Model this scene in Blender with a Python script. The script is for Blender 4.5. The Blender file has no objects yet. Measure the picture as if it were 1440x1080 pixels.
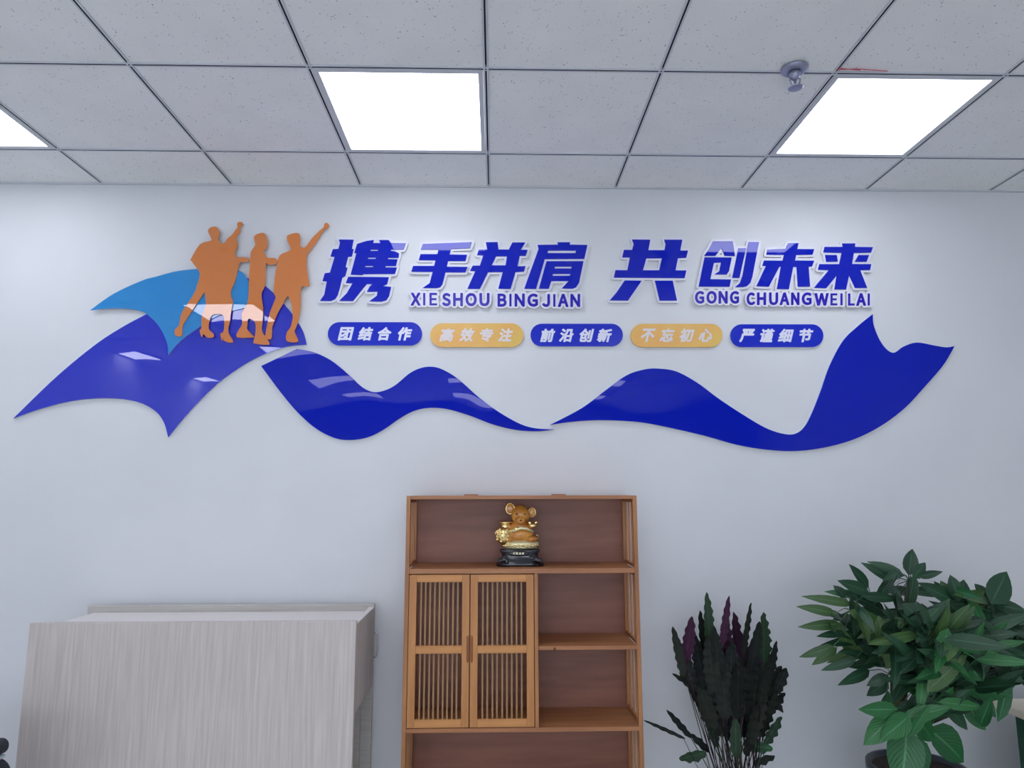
import bpy, bmesh, math, random
import numpy as np
from mathutils import Vector, Matrix
from mathutils.geometry import tessellate_polygon

random.seed(7)
S = bpy.context.scene
C = S.collection
CEIL = 2.9216            # ceiling height, camera stands at 1.5 m

# ------------------------------------------------------------------ camera, world, exposure
FPX, PITCH, YAW, ROLL, CX, CD = 976.74, .1538, .0236, -.0018, .0355, 3.1054
_cy, _sy, _cp, _sp = math.cos(YAW), math.sin(YAW), math.cos(PITCH), math.sin(PITCH)
FW = Vector((_sy*_cp, _cy*_cp, _sp)); _rt = Vector((_cy, -_sy, 0)); _up = _rt.cross(FW)
RT = math.cos(ROLL)*_rt + math.sin(ROLL)*_up
UP = -math.sin(ROLL)*_rt + math.cos(ROLL)*_up
CAMP = Vector((CX, -CD, 1.5))
cd = bpy.data.cameras.new('camera'); cam = bpy.data.objects.new('camera', cd); C.objects.link(cam)
cd.sensor_width = 36; cd.lens = FPX/1440*36; cd.clip_start = .02
M = Matrix.Identity(4)
for i in range(3):
    M[i][0] = RT[i]; M[i][1] = UP[i]; M[i][2] = -FW[i]; M[i][3] = CAMP[i]
cam.matrix_world = M
S.camera = cam
S.view_settings.view_transform = 'Standard'; S.view_settings.look = 'None'
S.view_settings.gamma = 1; S.view_settings.use_curve_mapping = False
S.view_settings.exposure = 0.05
SKY = 5.2
W = bpy.data.worlds.new('world'); S.world = W; W.use_nodes = True
W.node_tree.nodes['Background'].inputs[0].default_value = (.80, .88, 1.0, 1)
W.node_tree.nodes['Background'].inputs[1].default_value = SKY
PANEL_STRENGTH = 5.6
PANEL_COLOR = (.93, .96, 1.06)


def at(px, py, Y):
    """where a sight line meets the plane Y metres in front of the long wall"""
    d = FW + RT*((px-720)/FPX) + UP*((540-py)/FPX)
    t = (CD-Y)/d.y
    return CAMP + d*t


def atz(px, py, z):
    d = FW + RT*((px-720)/FPX) + UP*((540-py)/FPX)
    return CAMP + d*((z-1.5)/d.z)


# ------------------------------------------------------------------ materials
def mat(name, col, rough=.5, metal=0, spec=.5, emit=None, estr=0, coat=0):
    m = bpy.data.materials.new(name); m.use_nodes = True
    b = m.node_tree.nodes['Principled BSDF']
    b.inputs['Base Color'].default_value = (*col, 1)
    b.inputs['Roughness'].default_value = rough
    b.inputs['Metallic'].default_value = metal
    b.inputs['Specular IOR Level'].default_value = spec
    b.inputs['Coat Weight'].default_value = coat
    if emit:
        b.inputs['Emission Color'].default_value = (*emit, 1)
        b.inputs['Emission Strength'].default_value = estr
    return m


def nodes(m):
    nt = m.node_tree
    return nt, nt.nodes, nt.links, nt.nodes['Principled BSDF']


def noise_color(m, c1, c2, scale=(1, 1, 1), nscale=5, detail=4, lo=.35, hi=.65, bump=0, dist=.002, coord='Object'):
    nt, N, L, b = nodes(m)
    tc = N.new('ShaderNodeTexCoord'); mp = N.new('ShaderNodeMapping'); mp.inputs['Scale'].default_value = scale
    nz = N.new('ShaderNodeTexNoise'); nz.inputs['Scale'].default_value = nscale; nz.inputs['Detail'].default_value = detail
    cr = N.new('ShaderNodeValToRGB')
    cr.color_ramp.elements[0].position = lo; cr.color_ramp.elements[0].color = (*c1, 1)
    cr.color_ramp.elements[1].position = hi; cr.color_ramp.elements[1].color = (*c2, 1)
    L.new(tc.outputs[coord], mp.inputs[0]); L.new(mp.outputs[0], nz.inputs['Vector'])
    L.new(nz.outputs[0], cr.inputs[0]); L.new(cr.outputs[0], b.inputs['Base Color'])
    if bump:
        bp = N.new('ShaderNodeBump'); bp.inputs['Strength'].default_value = bump; bp.inputs['Distance'].default_value = dist
        L.new(nz.outputs[0], bp.inputs['Height']); L.new(bp.outputs[0], b.inputs['Normal'])
    return m


m_wall = noise_color(mat('wall paint', (.8, .8, .82), .55, spec=.3), (.675, .69, .715), (.70, .715, .74), nscale=3, bump=0)
m_wall2 = mat('side wall paint', (.72, .73, .75), .7)
m_back = mat('far wall paint', (.36, .37, .4), .8)
m_floor = noise_color(mat('floor vinyl', (.4, .4, .4), .5), (.68, .67, .66), (.74, .73, .72), nscale=8)
m_rail = mat('white enamelled steel', (.60, .63, .67), .4)
m_slot = mat('dark rail slot', (.012, .015, .02), .8)
m_frame = mat('panel frame', (.62, .64, .67), .4)
m_glow = mat('light diffuser', (.9, .9, .9), .5, emit=PANEL_COLOR, estr=PANEL_STRENGTH)
# mineral fibre tile: pinholes and fissures
m_tile = mat('mineral fibre tile', (.7, .7, .7), .9, spec=.1)
nt, N, L, b = nodes(m_tile)
tc = N.new('ShaderNodeTexCoord'); oi = N.new('ShaderNodeObjectInfo')
ad = N.new('ShaderNodeVectorMath'); ad.operation = 'ADD'
L.new(tc.outputs['Object'], ad.inputs[0]); L.new(oi.outputs['Location'], ad.inputs[1])
vo = N.new('ShaderNodeTexVoronoi'); vo.inputs['Scale'].default_value = 95
L.new(ad.outputs[0], vo.inputs['Vector'])
nz = N.new('ShaderNodeTexNoise'); nz.inputs['Scale'].default_value = 38; nz.inputs['Detail'].default_value = 3
L.new(ad.outputs[0], nz.inputs['Vector'])
ma = N.new('ShaderNodeMath'); ma.operation = 'SUBTRACT'; ma.inputs[0].default_value = .62
L.new(nz.outputs[0], ma.inputs[1])
mb = N.new('ShaderNodeMath'); mb.operation = 'MULTIPLY'; mb.inputs[1].default_value = .78
L.new(ma.outputs[0], mb.inputs[0])
mc = N.new('ShaderNodeMath'); mc.operation = 'LESS_THAN'
L.new(vo.outputs['Distance'], mc.inputs[0]); L.new(mb.outputs[0], mc.inputs[1])
n2 = N.new('ShaderNodeTexNoise'); n2.inputs['Scale'].default_value = 5
L.new(ad.outputs[0], n2.inputs['Vector'])
cr = N.new('ShaderNodeValToRGB')
cr.color_ramp.elements[0].position = .3; cr.color_ramp.elements[0].color = (.85, .86, .85, 1)
cr.color_ramp.elements[1].position = .7; cr.color_ramp.elements[1].color = (.89, .90, .89, 1)
L.new(n2.outputs[0], cr.inputs[0])
mx = N.new('ShaderNodeMix'); mx.data_type = 'RGBA'
mx.inputs['B'].default_value = (.36, .37, .43, 1)
L.new(mc.outputs[0], mx.inputs['Factor']); L.new(cr.outputs[0], mx.inputs['A']); L.new(mx.outputs['Result'], b.inputs['Base Color'])


def acrylic(name, col, warp=.0, rough=.02, spec=.5, coat=0):
    m = mat(name, col, rough, spec=spec, coat=coat)
    m.node_tree.nodes['Principled BSDF'].inputs['Coat Roughness'].default_value = rough
    if warp:
        nt, N, L, b = nodes(m)
        tc = N.new('ShaderNodeTexCoord')
        nz = N.new('ShaderNodeTexNoise'); nz.inputs['Scale'].default_value = 2.2; nz.inputs['Detail'].default_value = 1
        bp = N.new('ShaderNodeBump'); bp.inputs['Strength'].default_value = 1; bp.inputs['Distance'].default_value = warp
        L.new(tc.outputs['Object'], nz.inputs['Vector']); L.new(nz.outputs[0], bp.inputs['Height']); L.new(bp.outputs[0], b.inputs['Normal']); L.new(bp.outputs[0], b.inputs['Coat Normal'])
    return m


m_blue = acrylic('blue acrylic', (.001, .010, .42), .006, .01, .3)
m_wing = acrylic('violet blue acrylic', (.006, .018, .52), .006, .01, coat=.8)
m_sky = acrylic('sky blue acrylic', (.008, .24, .62), .0015, .01, coat=1)
m_orange = acrylic('orange acrylic', (.64, .20, .045), .0015, .01, coat=1)
m_char = acrylic('blue letter acrylic', (.001, .010, .46), .0)
m_pill = acrylic('blue pill acrylic', (.003, .018, .52), .0, rough=.15)
m_gold = noise_color(mat('amber acrylic', (.8, .5, .15), .25), (.80, .40, .10), (.76, .50, .12), nscale=9)
m_white = mat('white acrylic', (.76, .76, .83), .25)
m_edge = mat('clear acrylic edge', (.62, .68, .86), .2)
m_letter = acrylic('indigo letter acrylic', (.022, .010, .42), 0, rough=.2)
m_print = mat('white lettering', (.74, .76, .88), .4)
m_print2 = mat('cream lettering', (.74, .68, .68), .4)


def wood(name, c1, c2, axis, nscale=6, stretch=14, rough=.45, bump=.12):
    sc = [stretch, stretch, stretch]; sc[axis] = 1
    return noise_color(mat(name, c1, rough), c1, c2, tuple(sc), nscale, 5, .3, .7, bump, .001)


m_wx = wood('bamboo wood crosswise', (.30, .115, .045), (.44, .19, .075), 0, 3)
m_wz = wood('bamboo wood upright', (.30, .12, .045), (.46, .20, .07), 2, 3)
m_door = wood('door frame wood upright', (.42, .17, .05), (.56, .25, .075), 2, 3)
m_doorx = wood('door frame wood crosswise', (.46, .19, .055), (.62, .28, .085), 0, 3)
m_slat = wood('light slat wood', (.27, .135, .052), (.37, .20, .085), 2, 3)
m_panelw = wood('brown laminate', (.19, .070, .046), (.29, .115, .072), 0, 2, 10)
m_groove = mat('handle groove', (.30, .10, .04), .5)
m_knot = mat('wood knot', (.12, .03, .012), .6)
m_desk = wood('pale ash laminate', (.48, .435, .41), (.62, .56, .525), 2, 4, 26, .5, .05)
m_deskx = wood('pale ash laminate crosswise', (.47, .45, .42), (.56, .54, .51), 0, 4, 26, .5, .05)
m_desktop = mat('off white melamine', (.78, .73, .72), .45)
m_deskedge = mat('grey edge banding', (.28, .27, .27), .5)
m_chrome = mat('brushed chrome', (.7, .7, .72), .25, 1)
m_spr = mat('sprinkler metal', (.33, .34, .46), .35, .6)
m_red = mat('red wire sheath', (.55, .12, .16), .5)


# ------------------------------------------------------------------ object helpers
def link(name, me, mt, parent=None):
    o = bpy.data.objects.new(name, me); C.objects.link(o)
    for q in (mt if isinstance(mt, (list, tuple)) else [mt]):
        if q and q.name not in [x.name for x in me.materials if x]:
            me.materials.append(q)
    if parent: o.parent = parent
    return o


def thing(name, label, cat, loc=(0, 0, 0), group=None):
    o = bpy.data.objects.new(name, None); C.objects.link(o); o.location = loc
    o.empty_display_size = .05
    o['label'] = label; o['category'] = cat
    if group: o['group'] = group
    return o


def tag(o, label, cat, group=None):
    o['label'] = label; o['category'] = cat
    if group: o['group'] = group
    return o


def struct(o):
    o['kind'] = 'structure'; return o


def box_bm(bm, x0, x1, y0, y1, z0, z1, bev=0):
    vs = [bm.verts.new(p) for p in ((x0, y0, z0), (x1, y0, z0), (x1, y1, z0), (x0, y1, z0), (x0, y0, z1), (x1, y0, z1), (x1, y1, z1), (x0, y1, z1))]
    fs = [bm.faces.new([vs[i] for i in f]) for f in ((3, 2, 1, 0), (4, 5, 6, 7), (0, 1, 5, 4), (1, 2, 6, 5), (2, 3, 7, 6), (3, 0, 4, 7))]
    if bev:
        es = list({e for f in fs for e in f.edges})
        bmesh.ops.bevel(bm, geom=es, offset=bev, segments=1, affect='EDGES')


def tobj(name, bm, mt, parent=None, smooth=False, off=None):
    me = bpy.data.meshes.new(name)
    if off is not None:
        bmesh.ops.translate(bm, verts=bm.verts, vec=-Vector(off))
    bmesh.ops.recalc_face_normals(bm, faces=bm.faces)
    bm.to_mesh(me); bm.free()
    if smooth:
        for p in me.polygons: p.use_smooth = True
    return link(name, me, mt, parent)


def box(name, x0, x1, y0, y1, z0, z1, mt, parent=None, bev=0):
    """box in world coordinates, its origin at its own centre; the parent must be unrotated"""
    bm = bmesh.new(); box_bm(bm, x0, x1, y0, y1, z0, z1, bev)
    c = Vector(((x0+x1)/2, (y0+y1)/2, (z0+z1)/2))
    o = tobj(name, bm, mt, parent, off=c)
    o.location = c - (Vector(parent.location) if parent else Vector())
    if parent and parent.parent: o.location -= Vector(parent.parent.location)
    return o


def tube_bm(bm, pts, rads, n=8, caps=True):
    pts = [Vector(p) for p in pts]; rings = []
    if not isinstance(rads, (list, tuple)): rads = [rads]*len(pts)
    for i, p in enumerate(pts):
        t = (pts[min(i+1, len(pts)-1)] - pts[max(i-1, 0)]).normalized()
        a = t.orthogonal().normalized() if i == 0 else (a_prev - t*a_prev.dot(t)).normalized()
        a_prev = a
        bb = t.cross(a)
        rings.append([bm.verts.new(p + (a*math.cos(k*2*math.pi/n) + bb*math.sin(k*2*math.pi/n))*rads[i]) for k in range(n)])
    for i in range(len(rings)-1):
        for k in range(n):
            bm.faces.new((rings[i][k], rings[i][(k+1) % n], rings[i+1][(k+1) % n], rings[i+1][k]))
    if caps:
        bm.faces.new(rings[0][::-1]); bm.faces.new(rings[-1])


def lathe_bm(bm, prof, c, n=24):
    """prof: list of (radius, z) about the upright axis through c"""
    rings = []
    for r, z in prof:
        rings.append([bm.verts.new((c[0]+r*math.cos(k*2*math.pi/n), c[1]+r*math.sin(k*2*math.pi/n), c[2]+z)) for k in range(n)])
    for i in range(len(rings)-1):
        for k in range(n):
            bm.faces.new((rings[i][k], rings[i][(k+1) % n], rings[i+1][(k+1) % n], rings[i+1][k]))
    bm.faces.new(rings[0][::-1]); bm.faces.new(rings[-1])


def area(l):
    return sum(l[i][0]*l[(i+1) % len(l)][1]-l[(i+1) % len(l)][0]*l[i][1] for i in range(len(l)))/2


# flat cut-outs: loops of (x, z) on the wall plane, extruded from depth Y0 to Y1 in front of the wall
def slab(name, loops, Y0, Y1, mt, parent=None, edge=None):
    loops = [l if sum(l[i][0]*l[(i+1) % len(l)][1]-l[(i+1) % len(l)][0]*l[i][1] for i in range(len(l))) > 0 else l[::-1] for l in loops]
    flat = [Vector((x, z, 0)) for l in loops for x, z in l]
    # an outline and the holes in it are filled together, each outline on its own
    def within(p, l):
        r = False
        for i in range(len(l)):
            (xa, za), (xb, zb) = l[i], l[(i+1) % len(l)]
            if (za > p[1]) != (zb > p[1]) and p[0] < (xb-xa)*(p[1]-za)/(zb-za)+xa: r = not r
        return r
    dep = [sum(within(l[0], m_) for m_ in loops if m_ is not l) for l in loops]
    starts = [0]
    for l in loops: starts.append(starts[-1]+len(l))
    tris = []
    for i, l in enumerate(loops):
        if dep[i] % 2: continue
        sub = [i]+[j for j in range(len(loops)) if dep[j] == dep[i]+1 and within(loops[j][0], l)]
        idx = [starts[j]+q for j in sub for q in range(len(loops[j]))]
        x0_, z0_ = l[0]
        want = sum(abs(area(loops[j]))*(1 if j == i else -1) for j in sub)
        best = None
        for sc_ in (100, 37.3, 411, 1000, 10):
            for rot in (0, .37, 1.1, 2.0, 2.9, 4.1):
                ca, sa = math.cos(rot), math.sin(rot)
                tt = tessellate_polygon([[Vector((((x-x0_)*ca-(z-z0_)*sa)*sc_, ((x-x0_)*sa+(z-z0_)*ca)*sc_, 0)) for x, z in loops[j]] for j in sub])
                ar = 0
                for tr_ in tt:
                    a_, b2, c2 = (flat[idx[q]] for q in tr_)
                    ar += abs((b2-a_).cross(c2-a_).z)/2
                err = abs(ar-want)/max(want, 1e-12)
                if best is None or err < best[0]: best = (err, tt)
                if err < .002: break
            if best[0] < .002: break
        if best[0] > .01: print('FILL', name, best[0])
        tris += [tuple(idx[q] for q in tr_) for tr_ in best[1]]
    n = len(flat)
    o3 = Vector(parent.location) if parent else Vector()
    V = [(p.x-o3.x, -Y1-o3.y, p.y-o3.z) for p in flat] + [(p.x-o3.x, -Y0-o3.y, p.y-o3.z) for p in flat]
    F = []
    for t in tris:
        a, b_, c = (flat[i] for i in t)
        if (b_-a).cross(c-a).z < 0: t = (t[2], t[1], t[0])
        F.append(tuple(t))
    nf = len(F)
    s = 0
    for l in loops:
        k = len(l)
        # nesting decides which way a side faces
        x, z = l[0]
        inside = 0
        for l2 in loops:
            if l2 is l: continue
            for i in range(len(l2)):
                (xa, za), (xb, zb) = l2[i], l2[(i+1) % len(l2)]
                if (za > z) != (zb > z) and x < (xb-xa)*(z-za)/(zb-za)+xa: inside += 1
        for i in range(k):
            a, b_ = s+i, s+(i+1) % k
            F.append((a, a+n, b_+n, b_) if inside % 2 == 0 else (b_, b_+n, a+n, a))
        s += k
    me = bpy.data.meshes.new(name); me.from_pydata(V, [], F); me.update()
    o = link(name, me, mt, parent)
    if edge:
        me.materials.append(edge)
        for p in me.polygons:
            if p.index >= nf: p.material_index = 1
    return o


def smooth_loop(pts, sub=5, sharp=()):
    """Catmull-Rom through the points, with the indices in sharp kept as corners"""
    n = len(pts); out = []
    P = [np.array(p, float) for p in pts]
    for i in range(n):
        p0, p1, p2, p3 = P[i-1], P[i], P[(i+1) % n], P[(i+2) % n]
        if i in sharp: p0 = 2*p1-p2 if False else p1
        if (i+1) % n in sharp: p3 = p2
        for k in range(sub):
            t = k/sub
            out.append(tuple(.5*((2*p1)+(-p0+p2)*t+(2*p0-5*p1+4*p2-p3)*t*t+(-p0+3*p1-3*p2+p3)*t**3)))
    return out


def to_wall(loop, sc, ox, oy, Y):
    r = []
    for x, y in loop:
        p = at(ox+x/sc, oy+y/sc, Y); r.append((p.x, p.z))
    return r


# signed distance outlines: thicken or outset any set of loops cleanly
def sdf_loops(loops, off, step):
    A = []; B = []
    for l in loops:
        a = np.array(l, float); A.append(a); B.append(np.roll(a, -1, 0))
    A = np.concatenate(A); B = np.concatenate(B)
    lo = A.min(0)-abs(off)-3*step; hi = A.max(0)+abs(off)+3*step
    xs = np.arange(lo[0], hi[0], step); ys = np.arange(lo[1], hi[1], step)
    gx, gy = np.meshgrid(xs, ys); g = np.stack([gx.ravel(), gy.ravel()], 1)
    d2 = np.full(len(g), 1e9); ins = np.zeros(len(g), bool)
    for a, b_ in zip(A, B):
        ab = b_-a; q = g-a; L2 = (ab**2).sum()
        if L2 < 1e-14: continue
        t = np.clip(q@ab/L2, 0, 1)
        d2 = np.minimum(d2, ((q-t[:, None]*ab)**2).sum(1))
        if a[1] != b_[1]:
            ins ^= ((a[1] > g[:, 1]) != (b_[1] > g[:, 1])) & (g[:, 0] < ab[0]*(g[:, 1]-a[1])/ab[1]+a[0])
    d = np.sqrt(d2)*np.where(ins, -1, 1) - off
    return contour(d.reshape(gx.shape), xs, ys, step)


def contour(D, xs, ys, step):
    D = np.where(np.abs(D) < 1e-9, 1e-9, D)
    h, w = D.shape
    nxt = {}
    def ex(i, j):   # crossing on the edge (i,j)-(i,j+1)
        t = D[i, j]/(D[i, j]-D[i, j+1]); return (xs[j]+t*step, ys[i])
    def ey(i, j):
        t = D[i, j]/(D[i, j]-D[i+1, j]); return (xs[j], ys[i]+t*step)
    inn = D < 0
    code = inn[:-1, :-1]*1+inn[:-1, 1:]*2+inn[1:, 1:]*4+inn[1:, :-1]*8
    T = {1: [('l', 'b')], 2: [('b', 'r')], 3: [('l', 'r')], 4: [('r', 't')], 5: [('l', 't'), ('r', 'b')], 6: [('b', 't')], 7: [('l', 't')],
         8: [('t', 'l')], 9: [('t', 'b')], 10: [('b', 'l'), ('t', 'r')], 11: [('t', 'r')], 12: [('r', 'l')], 13: [('r', 'b')], 14: [('b', 'l')]}
    pos = {}
    for i, j in zip(*np.nonzero((code > 0) & (code < 15))):
        K = {'b': ('x', i, j), 't': ('x', i+1, j), 'l': ('y', i, j), 'r': ('y', i, j+1)}
        for a, b_ in T[int(code[i, j])]:
            nxt[K[a]] = K[b_]
    def P(k):
        return ex(k[1], k[2]) if k[0] == 'x' else ey(k[1], k[2])
    loops = []; seen = set()
    for s in list(nxt):
        if s in seen: continue
        l = []; k = s
        while k is not None and k not in seen:
            seen.add(k); l.append(P(k)); k = nxt.get(k)
        if len(l) > 8:
            l = simplify(l, step*.22)
            if len(l) >= 3: loops.append(l)
    return loops


def simplify(l, eps):
    a = np.array(l)
    i1 = int(((a-a[0])**2).sum(1).argmax())
    def dp(p):
        if len(p) < 3: return [p[0]]
        d = p[-1]-p[0]; n = math.hypot(*d)
        if n < 1e-12: q = np.hypot(*(p-p[0]).T)
        else: q = np.abs(d[0]*(p[:, 1]-p[0, 1])-d[1]*(p[:, 0]-p[0, 0]))/n
        k = int(q.argmax())
        if q[k] < eps: return [p[0]]
        return dp(p[:k+1])+dp(p[k:])
    r = dp(a[:i1+1])+dp(np.concatenate([a[i1:], a[:1]]))
    return [tuple(x) for x in r]


_glyphs = {}
def glyph(ch):
    """outline loops of a character of Blender's own font"""
    if ch in _glyphs: return _glyphs[ch]
    c = bpy.data.curves.new('glyph', 'FONT'); c.body = ch; c.resolution_u = 4
    o = bpy.data.objects.new('glyph', c); C.objects.link(o); bpy.context.view_layer.update()
    me = o.evaluated_get(bpy.context.evaluated_depsgraph_get()).to_mesh()
    cnt = {}
    for p in me.polygons:
        for a, b_ in p.edge_keys: cnt[(a, b_)] = cnt.get((a, b_), 0)+1
    # weld by position, then chain boundary edges
    key = lambda i: (round(me.vertices[i].co.x, 4), round(me.vertices[i].co.y, 4))
    segs = {}
    for p in me.polygons:
        vs = list(p.vertices)
        for i in range(len(vs)):
            a, b_ = key(vs[i]), key(vs[(i+1) % len(vs)])
            if a == b_: continue
            if (b_, a) in segs: del segs[(b_, a)]
            else: segs[(a, b_)] = 1
    adj = {}
    for a, b_ in segs: adj.setdefault(a, []).append(b_)
    loops = []
    while adj:
        s = next(iter(adj)); l = [s]; k = s
        while True:
            n_ = adj[k].pop()
            if not adj[k]: del adj[k]
            if n_ == s or n_ not in adj: break
            l.append(n_); k = n_
        if len(l) > 2: loops.append(l)
    bpy.data.objects.remove(o); bpy.data.curves.remove(c)
    _glyphs[ch] = loops
    return loops


def fit(loops, x0, x1, y0, y1, shear=0):
    """map font loops (y up) to a picture-side box (y down)"""
    a = np.array([p for l in loops for p in l]); lo = a.min(0); hi = a.max(0)
    out = []
    for l in loops:
        q = []
        for x, y in l:
            u = (x-lo[0])/(hi[0]-lo[0]); v = (y-lo[1])/(hi[1]-lo[1])
            q.append((x0+u*(x1-x0)+shear*(v-.5)*(y1-y0), y1-v*(y1-y0)))
        out.append(q)
    return out


# ------------------------------------------------------------------ room shell
XL, XR, YF = -3.9, 4.5, -8.73
struct(box('floor', XL-.1, XR+.1, YF-.1, .1, -.08, 0, m_floor))
struct(box('wall_back', XL-.1, XR+.1, 0, .12, 0, 3.1, m_wall))
struct(box('wall_left', XL-.12, XL, YF, 0, 0, 3.1, m_wall2))
struct(box('wall_right', XR, XR+.12, YF, 0, 0, 3.1, m_wall2))
# wall behind the camera, its window openings added to fill the room with light
WX = [(XL+.3+i*2.02, XL+.3+i*2.02+1.80) for i in range(3)]
WZ0, WZ1 = .35, 2.2
bm = bmesh.new()
box_bm(bm, XL-.1, XR+.1, YF-.12, YF, 0, WZ0); box_bm(bm, XL-.1, XR+.1, YF-.12, YF, WZ1, 3.1)
ed = [XL-.1]+[v for w in WX for v in w]+[XR+.1]
for i in range(0, len(ed), 2): box_bm(bm, ed[i], ed[i+1], YF-.12, YF, WZ0, WZ1)
struct(tobj('wall_front', bm, m_back))
for i, (a, b_) in enumerate(WX):
    bm = bmesh.new()
    for q in ((a, a+.05, WZ0, WZ1), (b_-.05, b_, WZ0, WZ1), (a+.05, b_-.05, WZ0, WZ0+.05), (a+.05, b_-.05, WZ1-.05, WZ1), ((a+b_)/2-.02, (a+b_)/2+.02, WZ0+.05, WZ1-.05)):
        box_bm(bm, q[0], q[1], YF-.09, YF-.03, q[2], q[3])
    struct(tobj('fill_window_%d' % (i+1), bm, m_rail))
ceil = struct(box('ceiling', XL, XR, YF, 0, CEIL+.03, CEIL+.10, m_wall2))
CB = ceil.location.copy()
struct(box('trim_1', XL, XR, -.014, 0, CEIL-.003, CEIL+.012, m_rail))
# grid: columns every 0.6 m through x = 0, rows 0.332 m from the wall and every 0.6 m on
COLS = [c*.6 for c in range(-6, 8)]
ROWS = [-.332-.6*k for k in range(0, 14)]
def rail(p0, p1):
    bm = bmesh.new()
    p0 = Vector(p0); p1 = Vector(p1); t = (p1-p0).normalized(); s = t.cross(Vector((0, 0, 1)))
    prof = [(-.0095, .012), (-.0095, 0), (-.0028, 0), (-.0028, .010), (.0028, .010), (.0028, 0), (.0095, 0), (.0095, .012)]
    r = [[bm.verts.new(p + s*a + Vector((0, 0, z))) for a, z in prof] for p in (p0, p1)]
    for i in range(len(prof)-1):
        f = bm.faces.new((r[0][i], r[1][i], r[1][i+1], r[0][i+1]))
        f.material_index = 1 if i in (2, 3, 4) else 0
    f = bm.faces.new((r[0][7], r[1][7], r[1][0], r[0][0]))
    o = tobj('ceiling_rail', bm, [m_rail, m_slot], ceil, off=CB)
    return o
for x in COLS: rail((x, YF, CEIL), (x, 0, CEIL))
for y in ROWS: rail((XL, y, CEIL-.0006), (XR, y, CEIL-.0006))
LIGHT_CELLS = set()
for cx_ in (-7, -4, -1, 2):
    for r in (0, 3, 6, 9, 12): LIGHT_CELLS.add((cx_, r))
tile_me = {}
xe = [XL]+COLS+[XR]; ye = [0]+ROWS+[YF]
for i in range(len(xe)-1):
    for j in range(len(ye)-1):
        col = i-7; row = j-1
        if (col, row) in LIGHT_CELLS: continue
        w = xe[i+1]-xe[i]; d = ye[j]-ye[j+1]
        if w < .03 or d < .03: continue
        k = (round(w, 3), round(d, 3))
        if k not in tile_me:
            bm = bmesh.new(); box_bm(bm, -w/2+.006, w/2-.006, -d/2+.006, d/2-.006, 0, .014, 0)
            me = bpy.data.meshes.new('tile'); bmesh.ops.recalc_face_normals(bm, faces=bm.faces); bm.to_mesh(me); bm.free(); tile_me[k] = me
        o = link('tile', tile_me[k], m_tile, ceil)
        o.location = Vector(((xe[i]+xe[i+1])/2, (ye[j]+ye[j+1])/2, CEIL+.0035)) - CB
LLAB = {(-1, 0): 'square ceiling light panel above the left part of the slogan',
        (2, 0): 'square ceiling light panel right of the sprinkler head',
        (-4, 0): 'square ceiling light panel cut by the left photo edge'}
for (c, r) in sorted(LIGHT_CELLS):
    x0, x1 = max(c*.6, XL), min(c*.6+.6, XR); y1 = ROWS[r]; y0 = y1-.6
    if x1-x0 < .2: continue
    vis = (c, r) in LLAB
    t = thing('ceiling_light', LLAB.get((c, r), 'square white ceiling light panel behind the camera'), 'light', ((x0+x1)/2, (y0+y1)/2, CEIL), 'ceiling light panels')
    o3 = t.location
    bm = bmesh.new(); g = .0105; fw = .017
    for a in ((x0+g, x1-g, y0+g, y0+g+fw), (x0+g, x1-g, y1-g-fw, y1-g), (x0+g, x0+g+fw, y0+g+fw, y1-g-fw), (x1-g-fw, x1-g, y0+g+fw, y1-g-fw)):
        box_bm(bm, *a, CEIL-.001, CEIL+.012)
    tobj('frame', bm, m_frame, t, off=o3)
    box('diffuser', x0+g+fw, x1-g-fw, y0+g+fw, y1-g-fw, CEIL+.003, CEIL+.008, m_glow, t)

# sprinkler
sp = atz(1117, 97, CEIL-.002); sx, sy_ = sp.x, sp.y
t = thing('sprinkler_head', 'small grey metal sprinkler head hanging from the ceiling rail', 'sprinkler', (sx, sy_, CEIL-.0012)); t.scale = (1.25, 1.25, 1.25)
bm = bmesh.new(); lathe_bm(bm, [(.036, 0), (.036, -.003), (.030, -.008), (.020, -.012), (.018, -.010)][::1], (0, 0, 0), 28); tobj('escutcheon', bm, m_spr, t, True)
bm = bmesh.new(); lathe_bm(bm, [(.013, -.008), (.016, -.016), (.014, -.026), (.008, -.032), (.006, -.034)], (0, 0, 0), 16)
for s in (-1, 1): tube_bm(bm, [(s*.012, 0, -.022), (s*.014, 0, -.034), (s*.010, 0, -.046), (s*.002, 0, -.054)], .0022, 6)
tobj('body', bm, m_spr, t, True)
bm = bmesh.new(); tube_bm(bm, [(0, 0, -.034), (0, 0, -.052)], .0035, 8); tobj('bulb', bm, m_spr, t, True)
bm = bmesh.new(); lathe_bm(bm, [(.004, -.053), (.018, -.0545), (.020, -.0565), (.018, -.058), (.004, -.059)], (0, 0, 0), 20)
tobj('deflector', bm, m_spr, t, True)
# red wire ends over the rail
w0 = atz(1176, 98, CEIL-.003); w1 = atz(1205, 97, CEIL-.003); w2 = atz(1248, 100, CEIL-.003)
bm = bmesh.new(); tube_bm(bm, [w0, w1, w2], .0018, 6)
w0b = atz(1180, 96, CEIL-.003); w1b = atz(1210, 99, CEIL-.003)
tube_bm(bm, [w0b, w1b], .0015, 6)
o = tobj('wire', bm, m_red, off=w0); o.location = w0
tag(o, 'thin red wire poking out along the ceiling rail right of the sprinkler', 'wire')


# ------------------------------------------------------------------ wall mural
def plate_thing(name, label, cat, loops, Y0, Y1, face, backing, parent=None, faceT=.002):
    xs = [p[0] for l in loops for p in l]; zs = [p[1] for l in loops for p in l]
    t = thing(name, label, cat, ((min(xs)+max(xs))/2, -Y0, min(zs)))
    slab('backing', loops, Y0, Y1-faceT, backing, t)
    slab('face', loops, Y1-faceT, Y1, face, t)
    return t

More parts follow.
